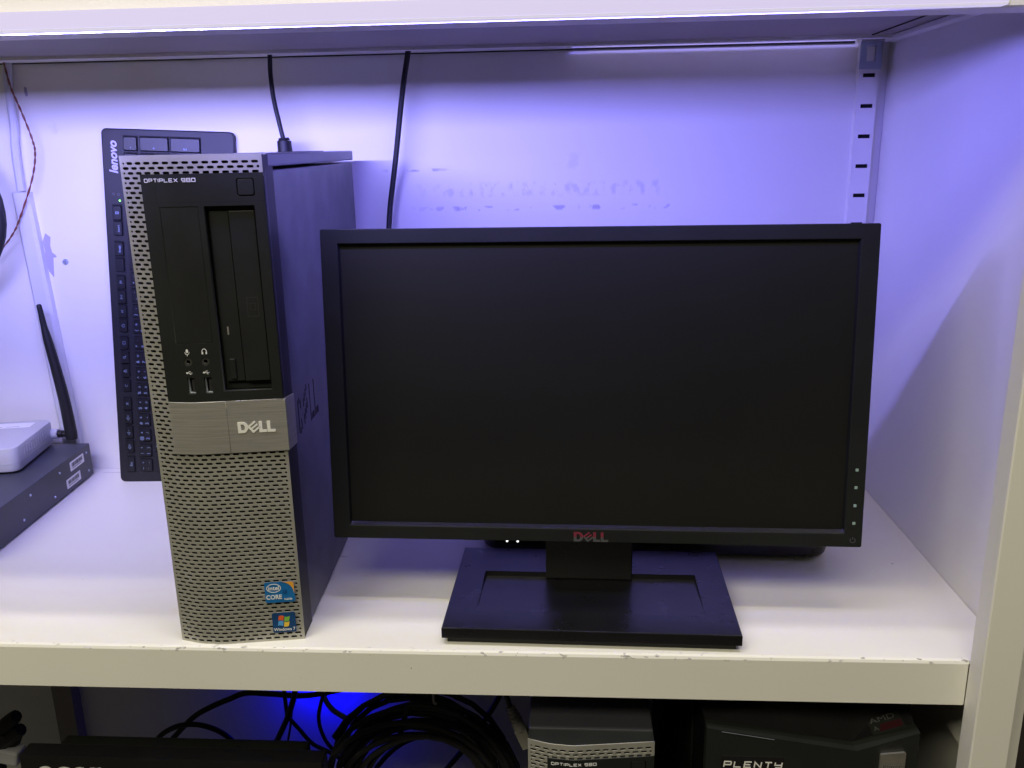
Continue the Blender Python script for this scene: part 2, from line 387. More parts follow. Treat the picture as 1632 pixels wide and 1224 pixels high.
# ------------------------------------------------------------------ desktop tower
TW, THH, TD = .1043, .397, .348
def yprof(u):
    r = .028
    y = -.009*u/r if u < r else -.009*(TW-u)/(TW-r)
    k = max(0, 1-abs(u-r)/.014); return y+.0022*k*k
def bent(name, bm, m, parent, off=0., smooth=False):
    us = [v.co.x for v in bm.verts]; lo, hi = min(us), max(us)
    for k in range(15):                       # cut along the ridge so that the bend is clean
        c = .014+.002*k
        if lo+1e-4 < c < hi-1e-4:
            bmesh.ops.bisect_plane(bm, geom=bm.verts[:]+bm.edges[:]+bm.faces[:], dist=1e-7, plane_co=(c, 0, 0), plane_no=(1, 0, 0))
    bmesh.ops.transform(bm, matrix=XZ, verts=bm.verts)
    for v in bm.verts: v.co.y += yprof(v.co.x)+off
    return obj(name, bm, m, parent, smooth=smooth)
def slot(u0, u1, v, h):
    r = h/2
    if u1-u0 <= h*1.15: return circ((u0+u1)/2, v, max(r*.85, (u1-u0)/2), 8)
    out = []
    for cx, a in ((u1-r, -90), (u0+r, 90)):
        for k in range(5):
            t = R(a+45*k); out.append((cx+r*math.cos(t), v+r*math.sin(t)))
    return out
def make_tower(label, loc, rz, stickers=True):
    t = thing('desktop_computer', label, 'computer', loc, rz, group='silver and black desktop computers')
    mm = .001
    ol = [(0, 0), (TW, 0), (TW, 173.0*mm), (19.4*mm, 173.0*mm), (19.4*mm, 381*mm), (TW, 381*mm), (TW, THH), (0, THH)]
    nv = 56
    def dens(poly, step=.006):
        out = []
        for i in range(len(poly)):
            a = Vector(poly[i]); b2 = Vector(poly[(i+1) % len(poly)]); n = max(1, int((b2-a).length/step))
            out += [tuple(a.lerp(b2, k/n)) for k in range(n)]
        return out
    holes = []
    for k in range(113):
        v = (2.9+3.5*k)*mm
        segs = [(2.2+7*j, 7.1+7*j) for j in range(14)]+[(100.2, 102.2)] if k % 2 == 0 else [(2.2, 3.7)]+[(5.7+7*j, 10.6+7*j) for j in range(14)]
        for a, b2 in segs:
            a *= mm; b2 *= mm
            if v+.0012 > THH-.0012: continue
            if v < 172*mm or v > 382.2*mm: ok = b2 < TW-.0012
            else: ok = b2 < 18.8*mm
            if ok: holes.append(slot(a-.0001, b2+.0001, v, 1.95*mm))
    bent('grille', flat([dens(ol)]+holes, .0008), m_grille, t, -.0002)
    bk = flat([dens([(.001, .001), (TW-.001, .001), (TW-.001, THH-.001), (.001, THH-.001)])], .001)
    bent('grille_backing', bk, m_dark, t, .0115)
    # bezel shell: thin side skins behind the grille
    b = bmesh.new()
    box(b, .0003, .0018, .0010, .0275, .0008, THH-.001); box(b, TW-.0018, TW-.0003, .0015, .0275, .0008, THH-.0008)
    prism(b, [(.002, .0014)]+[(u/40*TW, yprof(u/40*TW)+.0014) for u in range(1, 40)]+[(TW-.002, .0014), (TW-.002, .0125), (.002, .0125)], 2, THH-.0022, THH-.0006)
    prism(b, [(.002, .0014)]+[(u/40*TW, yprof(u/40*TW)+.0014) for u in range(1, 40)]+[(TW-.002, .0014), (TW-.002, .0275), (.002, .0275)], 2, .0006, .0022)
    obj('bezel_shell', b, m_black, t)
    # black upper panel, with bay, drive, button, jack and usb openings
    q = lambda *a: [(x*mm, y*mm) for x, y in a]
    P0 = dens(q((16.2, 212.0), (104.25, 212.0), (104.25, 383.6), (16.2, 383.6)), .008)
    cut = [q((28.3, 258), (56.2, 258), (56.2, 360.3), (28.3, 360.3)), q((60.4, 219.5), (96.8, 219.5), (96.4, 360.2), (60.2, 360.2)),
           [(x*mm, y*mm) for x, y in rrect(84.8, 97.6, 366.8, 379.8, 2)],
           [(x*mm, y*mm) for x, y in circ(36.3, 243.8, 3.2, 18)], [(x*mm, y*mm) for x, y in circ(49.2, 243.8, 3.2, 18)],
           q((34.0, 218.4), (39.6, 218.4), (39.6, 231.6), (34.0, 231.6)), q((46.7, 218.4), (52.3, 218.4), (52.3, 231.6), (46.7, 231.6))]
    up_ = bent('front_panel', flat([P0]+cut, .008), m_black, t, -.0010)
    # seam under the name plate
    bent('panel_seam', flat([q((16.6, 363.3), (104.2, 363.0), (104.2, 363.45), (16.6, 363.75))], .0001), m_dark, up_, -.00104)
    bent('bay_cover', flat([dens(q((28.65, 258.35), (55.85, 258.35), (55.85, 359.95), (28.65, 359.95)), .01)], .006), m_black, t, -.0008)
    btn = bent('power_button', bevel_all(flat([[(x*mm, y*mm) for x, y in rrect(85.5, 96.9, 367.5, 379.1, 1.6)]], .006), .0004, 2), m_black, t, -.0008)
    drv = bent('optical_drive', flat([dens(q((60.6, 219.7), (96.6, 219.7), (96.2, 360), (60.4, 360)), .01)], .001), m_black, t, .0062)
    bent('drive_tray', bevel_all(flat([q((76.9, 226.4), (95.5, 226.4), (95.0, 356.3), (76.4, 356.3))], .005), .0005, 2), m_black, drv, .0016)
    bent('drive_frame', bevel_all(flat([q((62.4, 226.4), (76.3, 226.4), (75.8, 356.6), (62.0, 356.6)), ], .004), .0004, 1), m_black, drv, .0030)
    bent('eject_button', bevel_all(flat([q((65.9, 228.2), (70.4, 228.2), (70.4, 244.4), (65.9, 244.4))], .004), .0006, 2), m_black, drv, .0018)
    bent('drive_light', flat([q((66.5, 263.2), (67.6, 263.2), (67.6, 269.5), (66.5, 269.5))], .0003), mat('led_off', (.25, .24, .22), .3), drv, .0028)
    bent('eject_hole', flat([[(x*mm, y*mm) for x, y in circ(74.6, 242.0, .6, 10)]], .0002), m_dark, drv, .0029)
    bent('disc_logo', squares('0', .0835, .277, .008, .0145, .002, .0005, .0001), mat('emboss', (.035, .035, .034), .35), drv, .00155)
    bent('disc_logo', squares('0', .0855, .282, .004, .005, .002, .0004, .0001), mat('emboss2', (.035, .035, .034), .35), drv, .00155)
    for u in (36.3, 49.2):
        j = bent('audio_jack', flat([[(x*mm, y*mm) for x, y in circ(u, 243.8, 3.1, 18)], [(x*mm, y*mm) for x, y in circ(u, 243.8, 1.55, 14)]], .004), mat('jack_ring', (.045, .045, .04), .3), t, -.0006)
    for u in (34.0, 46.7):
        p_ = bent('usb_port', flat([q((u+.15, 218.55), (u+5.45, 218.55), (u+5.45, 231.45), (u+.15, 231.45)), q((u+.6, 219.2), (u+5.0, 219.2), (u+5.0, 230.8), (u+.6, 230.8))], .006), m_zinc, t, .0006)
        bent('usb_tongue', flat([q((u+2.6, 219.8), (u+4.3, 219.8), (u+4.3, 230.2), (u+2.6, 230.2))], .005), m_rubber2, p_, .0012)
    # printed name and icons
    bent('name_print', squares('OPTIPLEX 980', .0195, .3780, .0024, .0023, .0011, .00052, .0001), m_print, up_, -.00115)
    ic = bmesh.new()
    merge(ic, flat([[(x*mm, y*mm) for x, y in circ(36.4, 252.4, .95, 10, 1.5)]], .0001)); ribbon(ic, q((34.7, 251.6), (35.2, 250.2), (36.4, 249.7), (37.6, 250.2), (38.1, 251.6)), .0004, .0001); ribbon(ic, q((36.4, 249.4), (36.4, 248.5)), .0005, .0001)
    ribbon(ic, q((47.6, 250.2), (47.5, 252.2), (48.2, 253.4), (49.2, 253.8), (50.2, 253.4), (50.9, 252.2), (50.8, 250.2)), .0005, .0001)
    merge(ic, flat([q((47.2, 249.6), (48.3, 249.6), (48.3, 251.5), (47.2, 251.5))], .0001)); merge(ic, flat([q((50.1, 249.6), (51.2, 249.6), (51.2, 251.5), (50.1, 251.5))], .0001))
    for u in (36.6, 49.3):
        ribbon(ic, q((u-2.3, 235.2), (u+2.2, 235.2)), .00035, .0001); merge(ic, flat([[(x*mm, y*mm) for x, y in circ(u-2.0, 235.2, .75, 8)]], .0001))
        ribbon(ic, q((u-1.0, 235.4), (u-.3, 236.4), (u+.9, 236.4)), .00035, .00012); ribbon(ic, q((u-.2, 235.0), (u+.5, 234.1), (u+1.4, 234.1)), .00035, .00012)
    bent('icon_print', ic, m_print, up_, -.00118)
    # brushed silver band in two plates, the right one folded round the corner
    bent('silver_plate', bevel_all(flat([dens(q((16.2, 169.2), (60.95, 169.2), (60.95, 211.6), (16.2, 211.6)), .008)], .0022), .0002, 1), m_brush, t, -.0016)
    pl = bent('silver_plate', flat([dens(q((61.25, 169.2), (104.6, 169.2), (104.6, 211.6), (61.25, 211.6)), .008)], .0022), m_brush, t, -.0016)
    b = bmesh.new(); prism(b, [(-.0016, .1692), (.0235, .1672), (.0250, .2085), (.0015, .2116), (-.0016, .2105)], 0, TW+.0003, TW+.0016); obj('plate_wing', b, m_brush, pl)
    lgb = dell(.0285, .0090, .0006); bmesh.ops.translate(lgb, vec=(.0683, .1853, 0), verts=lgb.verts)
    lg = bent('maker_mark', lgb, m_logo, pl, -.0020)
    # case body, lid and side cuts
    bd = obj('case_body', bevel_all(BX(.0012, TW-.0008, .0282, TD, .002, .3845), .0008, 2), m_case, t)
    obj('side_seam', BX(TW-.0010, TW-.0006, .0276, .0281, .002, .384), m_dark, bd)
    lid = obj('top_cover', bevel_all(BX(.0002, TW+.0002, .0135, TD+.001, .3870, THH), .0012, 2), m_lid, t)
    obj('cover_catch', BX(.030, .075, TD-.035, TD-.010, THH-.0003, THH+.0006, .0003, 1), m_black, lid)
    v_ = bmesh.new()
    cuts = [(0, .002, .024), (4, .001, .005), (4, .021, .025), (8, .003, .010), (8, .017, .023)]          # D
    for k in range(4): cuts += [(18+4*k, .004+.0028*k, .011+.0028*k), (18+4*k, .016+.0028*k, .022+.0022*k)]   # tilted E
    for s0 in (40, 56): cuts += [(s0, .001, .027), (s0+4, .001, .006), (s0+8, .001, .006), (s0+11, .001, .006)]  # L L
    for dy, z0, z1 in cuts: box(v_, TW-.0009, TW-.00055, .042+dy*.001, .0432+dy*.001, .1660+z0*1.3, .1660+z1*1.3)
    obj('side_vent', v_, m_dark, bd)
    for x in (.012, TW-.018):
        for y in (.035, TD-.04): obj('foot', BX(x, x+.008, y, y+.008, 0, .0022), m_rubber, t)
    if stickers:
        s1 = bent('cpu_sticker', flat([rrect(.0758, .0998, .0364, .0551, .0015)], .0002), m_blue, t, -.0016)
        arc = [(.0885+.0113*math.sin(R(a))*1.0, .0438+.0113*math.cos(R(a))*1.0) for a in range(0, 91, 10)]
        bent('orange_corner', flat([[(.0890, .0549)]+[(.0890+.0103*math.sin(R(a)), .0440+.0109*math.cos(R(a))) for a in range(5, 91, 10)]+[(.0996, .0440), (.0996, .0536), (.0985, .0549)]], .0001), m_orange, s1, -.0018)
        ib = bmesh.new(); ribbon(ib, circ(.0832, .0496, .0056, 24, .0037), .0006, .0001, True)
        merge(ib, text('intel', .0052, .0001, bold=.0001), Matrix.Translation((.0832, .0495, 0)))
        merge(ib, text('CORE', .0055, .0001, bold=.00015, sx=.88), Matrix.Translation((.0829, .0413, 0)))
        merge(ib, text('inside', .0028, .0001, bold=.00005), Matrix.Translation((.0942, .0392, 0)))
        bent('sticker_print', ib, m_print, s1, -.0018)
        bent('sticker_number', merge(bmesh.new(), text('i3', .0050, .0001, bold=.0001), Matrix.Translation((.0920, .0458, 0))), m_navy, s1, -.0018)
        s2 = bent('system_sticker', flat([rrect(.0795, .0985, .0083, .0267, .0015)], .0002), m_navy, t, -.0016)
        for (cx, cy, mm_) in ((.0868, .0215, m_fred), (.0916, .0210, m_fgrn), (.0862, .0166, m_fblu), (.0910, .0161, m_fyel)):
            n = 5; top = []; bot = []
            for k in range(n+1):
                f = k/n; x = cx-.0021+.0042*f; wv = .0006*math.sin(f*math.pi+(.3 if cx > .089 else math.pi+.3))
                top.append((x+.0004, cy+.0021-wv)); bot.append((x-.0004, cy-.0021-wv))
            bent('flag_pane', flat([top+bot[::-1]], .0001), mm_, s2, -.0018)
        bent('sticker_print', merge(bmesh.new(), text('Windows 7', .0040, .0001, bold=.00005, sx=.92), Matrix.Translation((.0890, .0112, 0))), m_print, s2, -.0018)
    return t
make_tower('silver and black computer tower standing on the shelf left of the monitor', (-.3258, .0109, 0), .0477)
make_tower('silver and black computer tower in the dark bay below the shelf', (-.0331, -.008, -.472), .0, stickers=False)

# ------------------------------------------------------------------ monitor
mt = thing('monitor', 'black flat screen monitor on a square stand in the middle of the shelf', 'monitor', (.0181, .0075, 0), -.0191)
# stand base: slab with sunk tray
Bw = .1223; mm = .001
ib = bmesh.new(); box(ib, -Bw+.004, Bw-.004, .005, .148, .0006, .0065); obj('base_foot', ib, m_rubber, mt)
b = bmesh.new()
zt, zb_ = .0160, .0066
xs = [-Bw, -.0965, .0965, Bw]; ys = [0, .029, .1015, .150]
V = {}
for i, x in enumerate(xs):
    for j, y in enumerate(ys): V[i, j] = b.verts.new((x, y, zt))
for i in range(3):
    for j in range(3):
        if (i, j) != (1, 1): b.faces.new((V[i, j], V[i+1, j], V[i+1, j+1], V[i, j+1]))
fl, fr, bl, br_ = V[1, 1], V[2, 1], V[1, 2], V[2, 2]
dl_ = b.verts.new((-.0955, .1005, zt-.0045)); dr_ = b.verts.new((.0955, .1005, zt-.0045))
b.faces.new((fl, fr, dr_, dl_)); b.faces.new((dl_, dr_, br_, bl)); b.faces.new((fl, dl_, bl)); b.faces.new((fr, br_, dr_))
per = [V[0, 0], V[1, 0], V[2, 0], V[3, 0], V[3, 1], V[3, 2], V[3, 3], V[2, 3], V[1, 3], V[0, 3], V[0, 2], V[0, 1]]
low = [b.verts.new((v.co.x*1.0, v.co.y, zb_)) for v in per]
for i in range(12): b.faces.new((per[i], low[i], low[(i+1) % 12], per[(i+1) % 12]))
b.faces.new(low[::-1])
es = [e for e in b.edges if all(abs(v.co.z-zt) < 1e-6 for v in e.verts) and any(abs(f.normal.z) < .1 for f in e.link_faces) and not (fl in e.verts or fr in e.verts)]
b.normal_update(); es = [e for e in b.edges if len(e.link_faces) == 2 and all(abs(v.co.z-zt) < 1e-6 for v in e.verts) and e.verts[0] in per and e.verts[1] in per and e.calc_face_angle(0) > 1]
bmesh.ops.bevel(b, geom=es, offset=.0008, segments=2, profile=.5, affect='EDGES')
obj('stand_base', b, m_base, mt)
obj('stand_neck', bevel_all(BX(-.040, .039, .0965, .118, .0120, .200), .001, 2), m_base, mt)
# head, leaning back: local frame with X right, Y up along the panel, Z towards the viewer
tl = .0899
head_c = Matrix.Translation((.0194-.0181, .0749-.0075, .202)) @ Matrix.Rotation(-.021+.0191, 4, 'Z') @ Matrix.Rotation(R(90)-tl, 4, 'X')
w2, h2 = .2254, .13365
def head(name, bm, m, parent=mt, **k):
    o = obj(name, bm, m, parent, **k)
    if parent is mt: o.matrix_local = head_c
    return o
ox, oy0, oy1 = .2109, -.1218, .1216
fr_ = flat([rrect(-w2, w2, -h2, h2, .0015, 3), [(-ox, oy0), (ox, oy0), (ox, oy1), (-ox, oy1)]], .016)
bevel_all(fr_, .0006, 2)
bezel = head('bezel', fr_, m_bezel)
# chamfer running down to the screen
b = bmesh.new()
ix, iy0, iy1, dz = .2097, -.1194, .1204, -.0038
o4 = [b.verts.new((x, y, -.0007)) for x, y in ((-ox, oy0), (ox, oy0), (ox, oy1), (-ox, oy1))]
i4 = [b.verts.new((x, y, dz)) for x, y in ((-ix, iy0), (ix, iy0), (ix, iy1), (-ix, iy1))]
o5 = [b.verts.new((v.co.x, v.co.y, -.0155)) for v in o4]
for i in range(4):
    b.faces.new((o4[i], o4[(i+1) % 4], i4[(i+1) % 4], i4[i]))
bevel_all(b, .0003, 1, 40)
head('screen_surround', b, m_chamf)
head('screen', BX(-ix-.001, ix+.001, iy0-.001, iy1+.001, dz-.0040, dz-.0004), m_screen)
b = bmesh.new(); prism(b, [(-.2235, -.1318), (.2235, -.1318), (.2235, .1318), (-.2235, .1318)], 2, -.0300, -.0162)
back = head('back_shell', bevel_all(b, .004, 2), m_black)
b = bmesh.new(); box(b, -.17, .17, -.095, .095, -.048, -.0302, .006, 2); head('back_hump', b, m_black)
# mark, touch marks, seams
mk = dell(.0295, .0085, .0003)
up_part = mk.copy()
geom = mk.verts[:]+mk.edges[:]+mk.faces[:]
bmesh.ops.bisect_plane(mk, geom=geom, plane_co=(0, .0042, 0), plane_no=(0, -1, .0), clear_outer=True)
geom = up_part.verts[:]+up_part.edges[:]+up_part.faces[:]
bmesh.ops.bisect_plane(up_part, geom=geom, plane_co=(0, .0042, 0), plane_no=(0, 1, .0), clear_outer=True)
head('maker_mark', mk, m_logored, bezel, mw=Matrix.Translation((-.0151, -.1330, .0004)))
head('maker_mark', up_part, m_logogrey, bezel, mw=Matrix.Translation((-.0151, -.1330, .0004)))
for yb in (-.0666, -.0817, -.0973, -.1126):
    head('touch_mark', flat([rrect(-.0012, .0012, -.0012, .0012, .0003, 2)], .0002), m_osd, bezel, mw=Matrix.Translation((.2180, yb, .0002)))
b = bmesh.new(); ribbon(b, [(.0021*math.sin(R(a)), .0021*math.cos(R(a))) for a in range(35, 330, 20)], .0005, .0002); ribbon(b, [(0, .0008), (0, .0025)], .0005, .00022)
head('power_icon', b, mat('power_mark', (.10, .10, .095), .5), bezel, mw=Matrix.Translation((.2178, -.1275, .0001)))
for y in (-.0738, -.1195):
    head('bezel_seam', flat([[(.2122, y), (.2253, y), (.2253, y+.0003), (.2122, y+.0003)]], .0001), m_dark, bezel, mw=Matrix.Translation((0, 0, .0001)))

# ------------------------------------------------------------------ low black device behind the stand
dv = thing('set_top_box', 'long low black device with two white lights behind the monitor stand', 'device', (.0845, .1722, 0), -.03)
bb = flat([rrect(-.172, .172, 0, .095, .022, 6)], .030); bmesh.ops.translate(bb, vec=(0, 0, .0335), verts=bb.verts); bevel_all(bb, .005, 3, 50)
obj('casing', bb, m_base, dv, smooth=True)
obj('base_plate', flat([rrect(-.160, .160, .012, .085, .016, 5)], .0034), m_rubber, dv, Matrix.Translation((0, 0, .0036)))
for x in (-.1452, -.1345):
    b = bmesh.new(); cyl(b, (x, .0012, .0155), (x, -.0006, .0155), .0013, .0011, 12); obj('indicator_light', b, m_wled, dv)

# ------------------------------------------------------------------ keyboard leaning on the back panel, standing on its end
K0 = Vector((-.5613, .3679, .0002)); ka = Vector((.9971949, .05624744, -.04938167)); kb = Vector((.04509954, .07501012, .99616239))
kn = ka.cross(kb).normalized()
KM = Matrix((kb, -ka, kn)).transposed().to_4x4(); KM.translation = K0
kbd = thing('keyboard', 'black keyboard standing on end against the wall behind the tower', 'keyboard', mw=KM)
bb = flat([rrect(0, .4295, -.1555, 0, .006, 5)], .011); bevel_all(bb, .0015, 2, 50)
obj('keyboard_body', bb, m_kb, kbd)
keycache = {}
def key(s0, s1, t0, t1, legs=(), raise_=.0020):
    w, h = s1-s0, t1-t0; kk = (round(w, 4), round(h, 4))
    if kk not in keycache:
        b = bmesh.new()
        # dark well round the key, then the cap with its dished taper
        A = rrect(-w/2, w/2, -h/2, h/2, .0018, 3); B = rrect(-w/2+.0009, w/2-.0009, -h/2+.0009, h/2-.0009, .0016, 3)
        va = [b.verts.new((x, y, .0001)) for x, y in A]; vb = [b.verts.new((x, y, raise_)) for x, y in B]
        n = len(A)
        for i in range(n): b.faces.new((va[i], va[(i+1) % n], vb[(i+1) % n], vb[i]))
        b.faces.new(vb); b.faces.new(va[::-1])
        me = bpy.data.meshes.new('key'); bmesh.ops.recalc_face_normals(b, faces=b.faces); b.to_mesh(me); b.free(); me.materials.append(m_key)
        keycache[kk] = me
    o = bpy.data.objects.new('key', keycache[kk]); COL.objects.link(o); o.parent = kbd
    o.location = ((s0+s1)/2, -(t0+t1)/2, 0)
    if legs:
        b = bmesh.new()
        for g in legs:
            if isinstance(g[0], str): merge(b, text(g[0], g[3], .0001, bold=.00006), Matrix.Translation((g[1], g[2], 0)))
            else: ribbon(b, g[0], g[1], .0001, g[2])
        l = obj('legend', b, m_printdim, o, Matrix.Translation((0, 0, raise_+.0001)))
    return o
well = []
def wrect(s0, s1, t0, t1): well.append([(s0-.0007, -t1-.0007), (s1+.0016, -t1-.0007), (s1+.0016, -t0+.0007), (s0-.0007, -t0+.0007)])
I = .0004
spk = [([(-.003, -.0007), (-.0018, -.0007), (-.0005, -.0018), (-.0005, .0018), (-.0018, .0007), (-.003, .0007)], I, True)]
icons = {
 'esc': [('Esc', 0, -.001, .0042)],
 'mute': spk+[([(.0008, .001), (.0026, -.001)], I, False), ([(.0008, -.001), (.0026, .001)], I, False)],
 'v-': spk+[([(.0008, 0), (.0028, 0)], I, False)],
 'v+': spk+[([(.0008, 0), (.0028, 0)], I, False), ([(.0018, -.001), (.0018, .001)], I, False)],
 'x': [([(-.0014, -.0014), (.0014, .0014)], .0005, False), ([(-.0014, .0014), (.0014, -.0014)], .0005, False)],
 'rel': [([(.0014*math.cos(R(a)), .0014*math.sin(R(a))) for a in range(30, 330, 25)], .0005, False)],
 'lock': [([(-.0014, -.0014), (.0014, -.0014), (.0014, .0004), (-.0014, .0004)], I, True), ([(-.0008, .0004), (-.0008, .0018), (.0008, .0018), (.0008, .0004)], I, False)],
 'srch': [(circ(-.0004, .0005, .0012, 10), I, True), ([(.0005, -.0005), (.0018, -.0018)], .0005, False)],
 'win': [([(-.0018, -.0014), (.0018, -.0014), (.0018, .0014), (-.0018, .0014)], I, True)],
 'home': [([(-.0016, -.0014), (.0016, -.0014), (.0016, .0002), (0, .0018), (-.0016, .0002)], I, True)],
 'prev': [([(.001, -.0012), (-.001, 0), (.001, .0012)], I, True), ([(-.0016, -.0012), (-.0016, .0012)], I, False)],
 'play': [([(-.0024, -.0012), (-.0004, 0), (-.0024, .0012)], I, True), ([(.0008, -.0012), (.0008, .0012)], I, False), ([(.0018, -.0012), (.0018, .0012)], I, False)],
 'next': [([(-.001, -.0012), (.001, 0), (-.001, .0012)], I, True), ([(.0016, -.0012), (.0016, .0012)], I, False)],
 'blank': [], 'brk': [('Break', 0, -.001, .0036)], 'ins': [('Insert', 0, -.001, .0036)], 'calc': [([(-.0010, -.0016), (.0010, -.0016), (.0010, .0016), (-.0010, .0016)], .0009, True)]}
frow = [(24.2, 21, 'esc'), (47, 17, 'mute'), (65.5, 17, 'v-'), (84, 17, 'v+'), (101.5, 16.5, 'x'), (124.5, 16.5, 'rel'), (142.5, 16.5, 'lock'), (159.7, 16.5, 'srch'), (177.5, 16.5, 'win'),
        (198.3, 16.5, 'home'), (215.9, 16.5, 'prev'), (233.4, 16.5, 'play'), (250.8, 16.5, 'next'), (271.5, 17, 'blank'), (290.4, 17, 'brk'), (314.5, 17, 'ins'), (332.7, 17, 'calc')]
for s, w, ic in frow:
    a, b2 = (s-w/2)*mm, (s+w/2)*mm; wrect(a, b2, .0095, .0205); key(a, b2, .0095, .0203, icons[ic])
top = list('`1234567890-='); shf = list('~!@#$%^&*()_+'); ext = list('-)/-na-.,..-:'); ex2 = list('v*abcauw.o,--')
for k in range(13):
    s = (23.4+19.3*k)*mm; wrect(s-.0083, s+.0083, .0263, .0424)
    key(s-.0083, s+.0083, .0263, .0423, [(shf[k], -.0042, .0036, .0052), (top[k], -.0042, -.0040, .0056), (ext[k], .0034, -.0040, .005), (ex2[k], .0032, .0036, .0042)])
wrect(.2660, .3025, .0263, .0424); key(.2660, .3025, .0263, .0423)
rows = [(1, .5, 'QWERTYUIOP[]', .0453), (2, .75, "ASDFGHJKL;'", .0645), (3, 1.25, 'ZXCVBNM,./', .0837)]
for _, off, letters, t0 in rows:
    x0 = .0151
    x1 = x0+(off+1)*.0193-.0027
    wrect(x0, x1, t0, t0+.016); key(x0, x1, t0, t0+.016)
    x = x1+.0027
    for ch in letters:
        wrect(x, x+.0166, t0, t0+.016); key(x, x+.0166, t0, t0+.016, [(ch, -.004, .003, .0052)]); x += .0193
    wrect(x, .3025, t0, t0+.016); key(x, .3025, t0, t0+.016)
x = .0151
for w in (.0245, .0193, .0193, .108, .0193, .0193, .0193, .0245):
    wrect(x, x+w, .1029, .1189); key(x, min(x+w, .3025), .1029, .1189); x += w+.0027
for s in (.3060, .3243):
    for t0 in (.0263, .0453): wrect(s, s+.0162, t0, t0+.016); key(s, s+.0162, t0, t0+.016)
pad = [('n/*', .0263), ('789', .0453), ('456', .0645), ('123', .0837), ('00.', .1029)]
for r_, (chs, t0) in enumerate(pad):
    for c, ch in enumerate(chs):
        s = (.3465, .3657, .3849)[c]; wrect(s, s+.0165, t0, t0+.016); key(s, s+.0165, t0, t0+.016, [(ch, -.004, -.003, .005)])
for t0, t1, ch in ((.0263, .0424, '-'), (.0453, .0790, '+'), (.0812, .1160, 'E')):
    wrect(.4045, .4205, t0, t1); key(.4045, .4205, t0, t1, [(ch, -.0045, 0, .0055)])
for w_ in well: pass
b = bmesh.new()
for w_ in well: merge(b, flat([w_], .0001))
obj('key_well', b, m_dark, kbd, Matrix.Translation((0, 0, .00008)))
lg = merge(bmesh.new(), text('lenovo', .0138, .0002, shear=.22, bold=.0004, sx=.98), Matrix.Translation((.3965, -.0135, .0001)))
obj('brand_print', lg, mat('lilac_print', (.50, .48, .56), .4), kbd)
for s, mm_ in ((.3540, None), (.3541, None), (.3470, m_green)):
    pass
for s, t_ in ((.3545, .0112), (.3540, .0172)):
    b = bmesh.new(); ribbon(b, circ(s, -t_, .0013, 10), .0004, .0001, True); obj('indicator_ring', b, mat('ring_grey', (.12, .12, .13), .5), kbd, Matrix.Translation((0, 0, .0001)))
b = bmesh.new(); cyl(b, (.3470, -.0182, 0), (.3470, -.0182, .0006), .0013, .0010, 10); obj('indicator_light', b, m_green, kbd)

# ------------------------------------------------------------------ network switch with router on it
sdir = Vector((.0162, -.2)).normalized(); srz = math.atan2(-sdir.x, -sdir.y)*-1
ang = math.atan2(sdir.y, sdir.x)+R(90)
sw = thing('network_switch', 'dark blue grey metal switch box with two barcode labels at left', 'switch', (-.6095, .3934, 0), ang)
sb = obj('casing', bevel_all(BX(-.44, 0, -.262, 0, .0015, .0427), .0008, 2), m_switch, sw)
obj('foot', BX(-.03, -.015, -.24, -.225, 0, .0016), m_rubber, sw); obj('foot', BX(-.03, -.015, -.03, -.015, 0, .0016), m_rubber, sw)
for y0, z0 in ((-.056, .0250), (-.070, .0075)):
    l = obj('barcode_label', flat([rrect(0, .036, 0, .0115, .0012, 3)], .0003), m_label, sw, Matrix.Translation((.0003, y0, z0)) @ Matrix.Rotation(R(90), 4, 'Z') @ Matrix.Rotation(R(90), 4, 'X'))
    bars = bmesh.new(); x = .004; random.seed(int(z0*1e4))
    while x < .031:
        w = random.choice((.0004, .0007, .0011)); box(bars, x, x+w, .0045, .0092, 0, .0001); x += w+random.choice((.0005, .0009))
    for k in range(9): box(bars, .005+k*.0027, .0065+k*.0027, .0022, .0034, 0, .0001)
    obj('barcode', bars, m_ink, l, Matrix.Translation((0, 0, .00005)))
for y, z in ((-.012, .034), (-.012, .010), (-.082, .033), (-.150, .033), (-.170, .012), (-.100, .010)):
    b = bmesh.new(); cyl(b, (.0000, y, z), (.0009, y, z), .0016, .0012, 10); obj('screw', b, m_zinc, sw)

rdir = Vector((.0190, -.106)).normalized(); rang = math.atan2(rdir.y, rdir.x)+R(90)
ro = thing('wireless_router', 'white plastic router lying on the dark switch box', 'router', (-.6525, .3930, .0429), rang)
rb = flat([rrect(-.17, 0, -.112, 0, .010, 5)], .0290); bmesh.ops.translate(rb, vec=(0, 0, .0315), verts=rb.verts)
bevel_all(rb, .0024, 2, 50); bmesh.ops.scale(rb, vec=(1, 1, 1), verts=rb.verts)
obj('casing', rb, m_router, ro, smooth=True)
obj('casing_seam', flat([rrect(-.1702, .0002, -.1122, .0002, .0102, 5)], .0006), mat('seam_grey', (.45, .45, .47), .5), ro, Matrix.Translation((0, 0, .0125)))
for k in range(10):
    obj('vent', BX(.0000, .0004, -.090+.0068*k, -.0872+.0068*k, .0155, .0270), mat('vent_grey', (.52, .52, .55), .5) if k == 0 else bpy.data.materials['vent_grey'], ro)
obj('foot', BX(-.03, -.02, -.1, -.09, 0, .003), m_rubber, ro); obj('foot', BX(-.03, -.02, -.02, -.01, 0, .003), m_rubber, ro)
lbm = obj('paper_label', flat([[(-.11, -.030), (-.0165, -.030), (-.0165, -.010), (-.11, -.010)]], .0002), m_label, ro, Matrix.Translation((0, 0, .0317)))
b = bmesh.new()
for k in range(4): box(b, -.105+.02*k, -.09+.02*k, -.026, -.0255, 0, .0001)
obj('label_print', b, m_ink, lbm, Matrix.Translation((0, 0, .00005)))
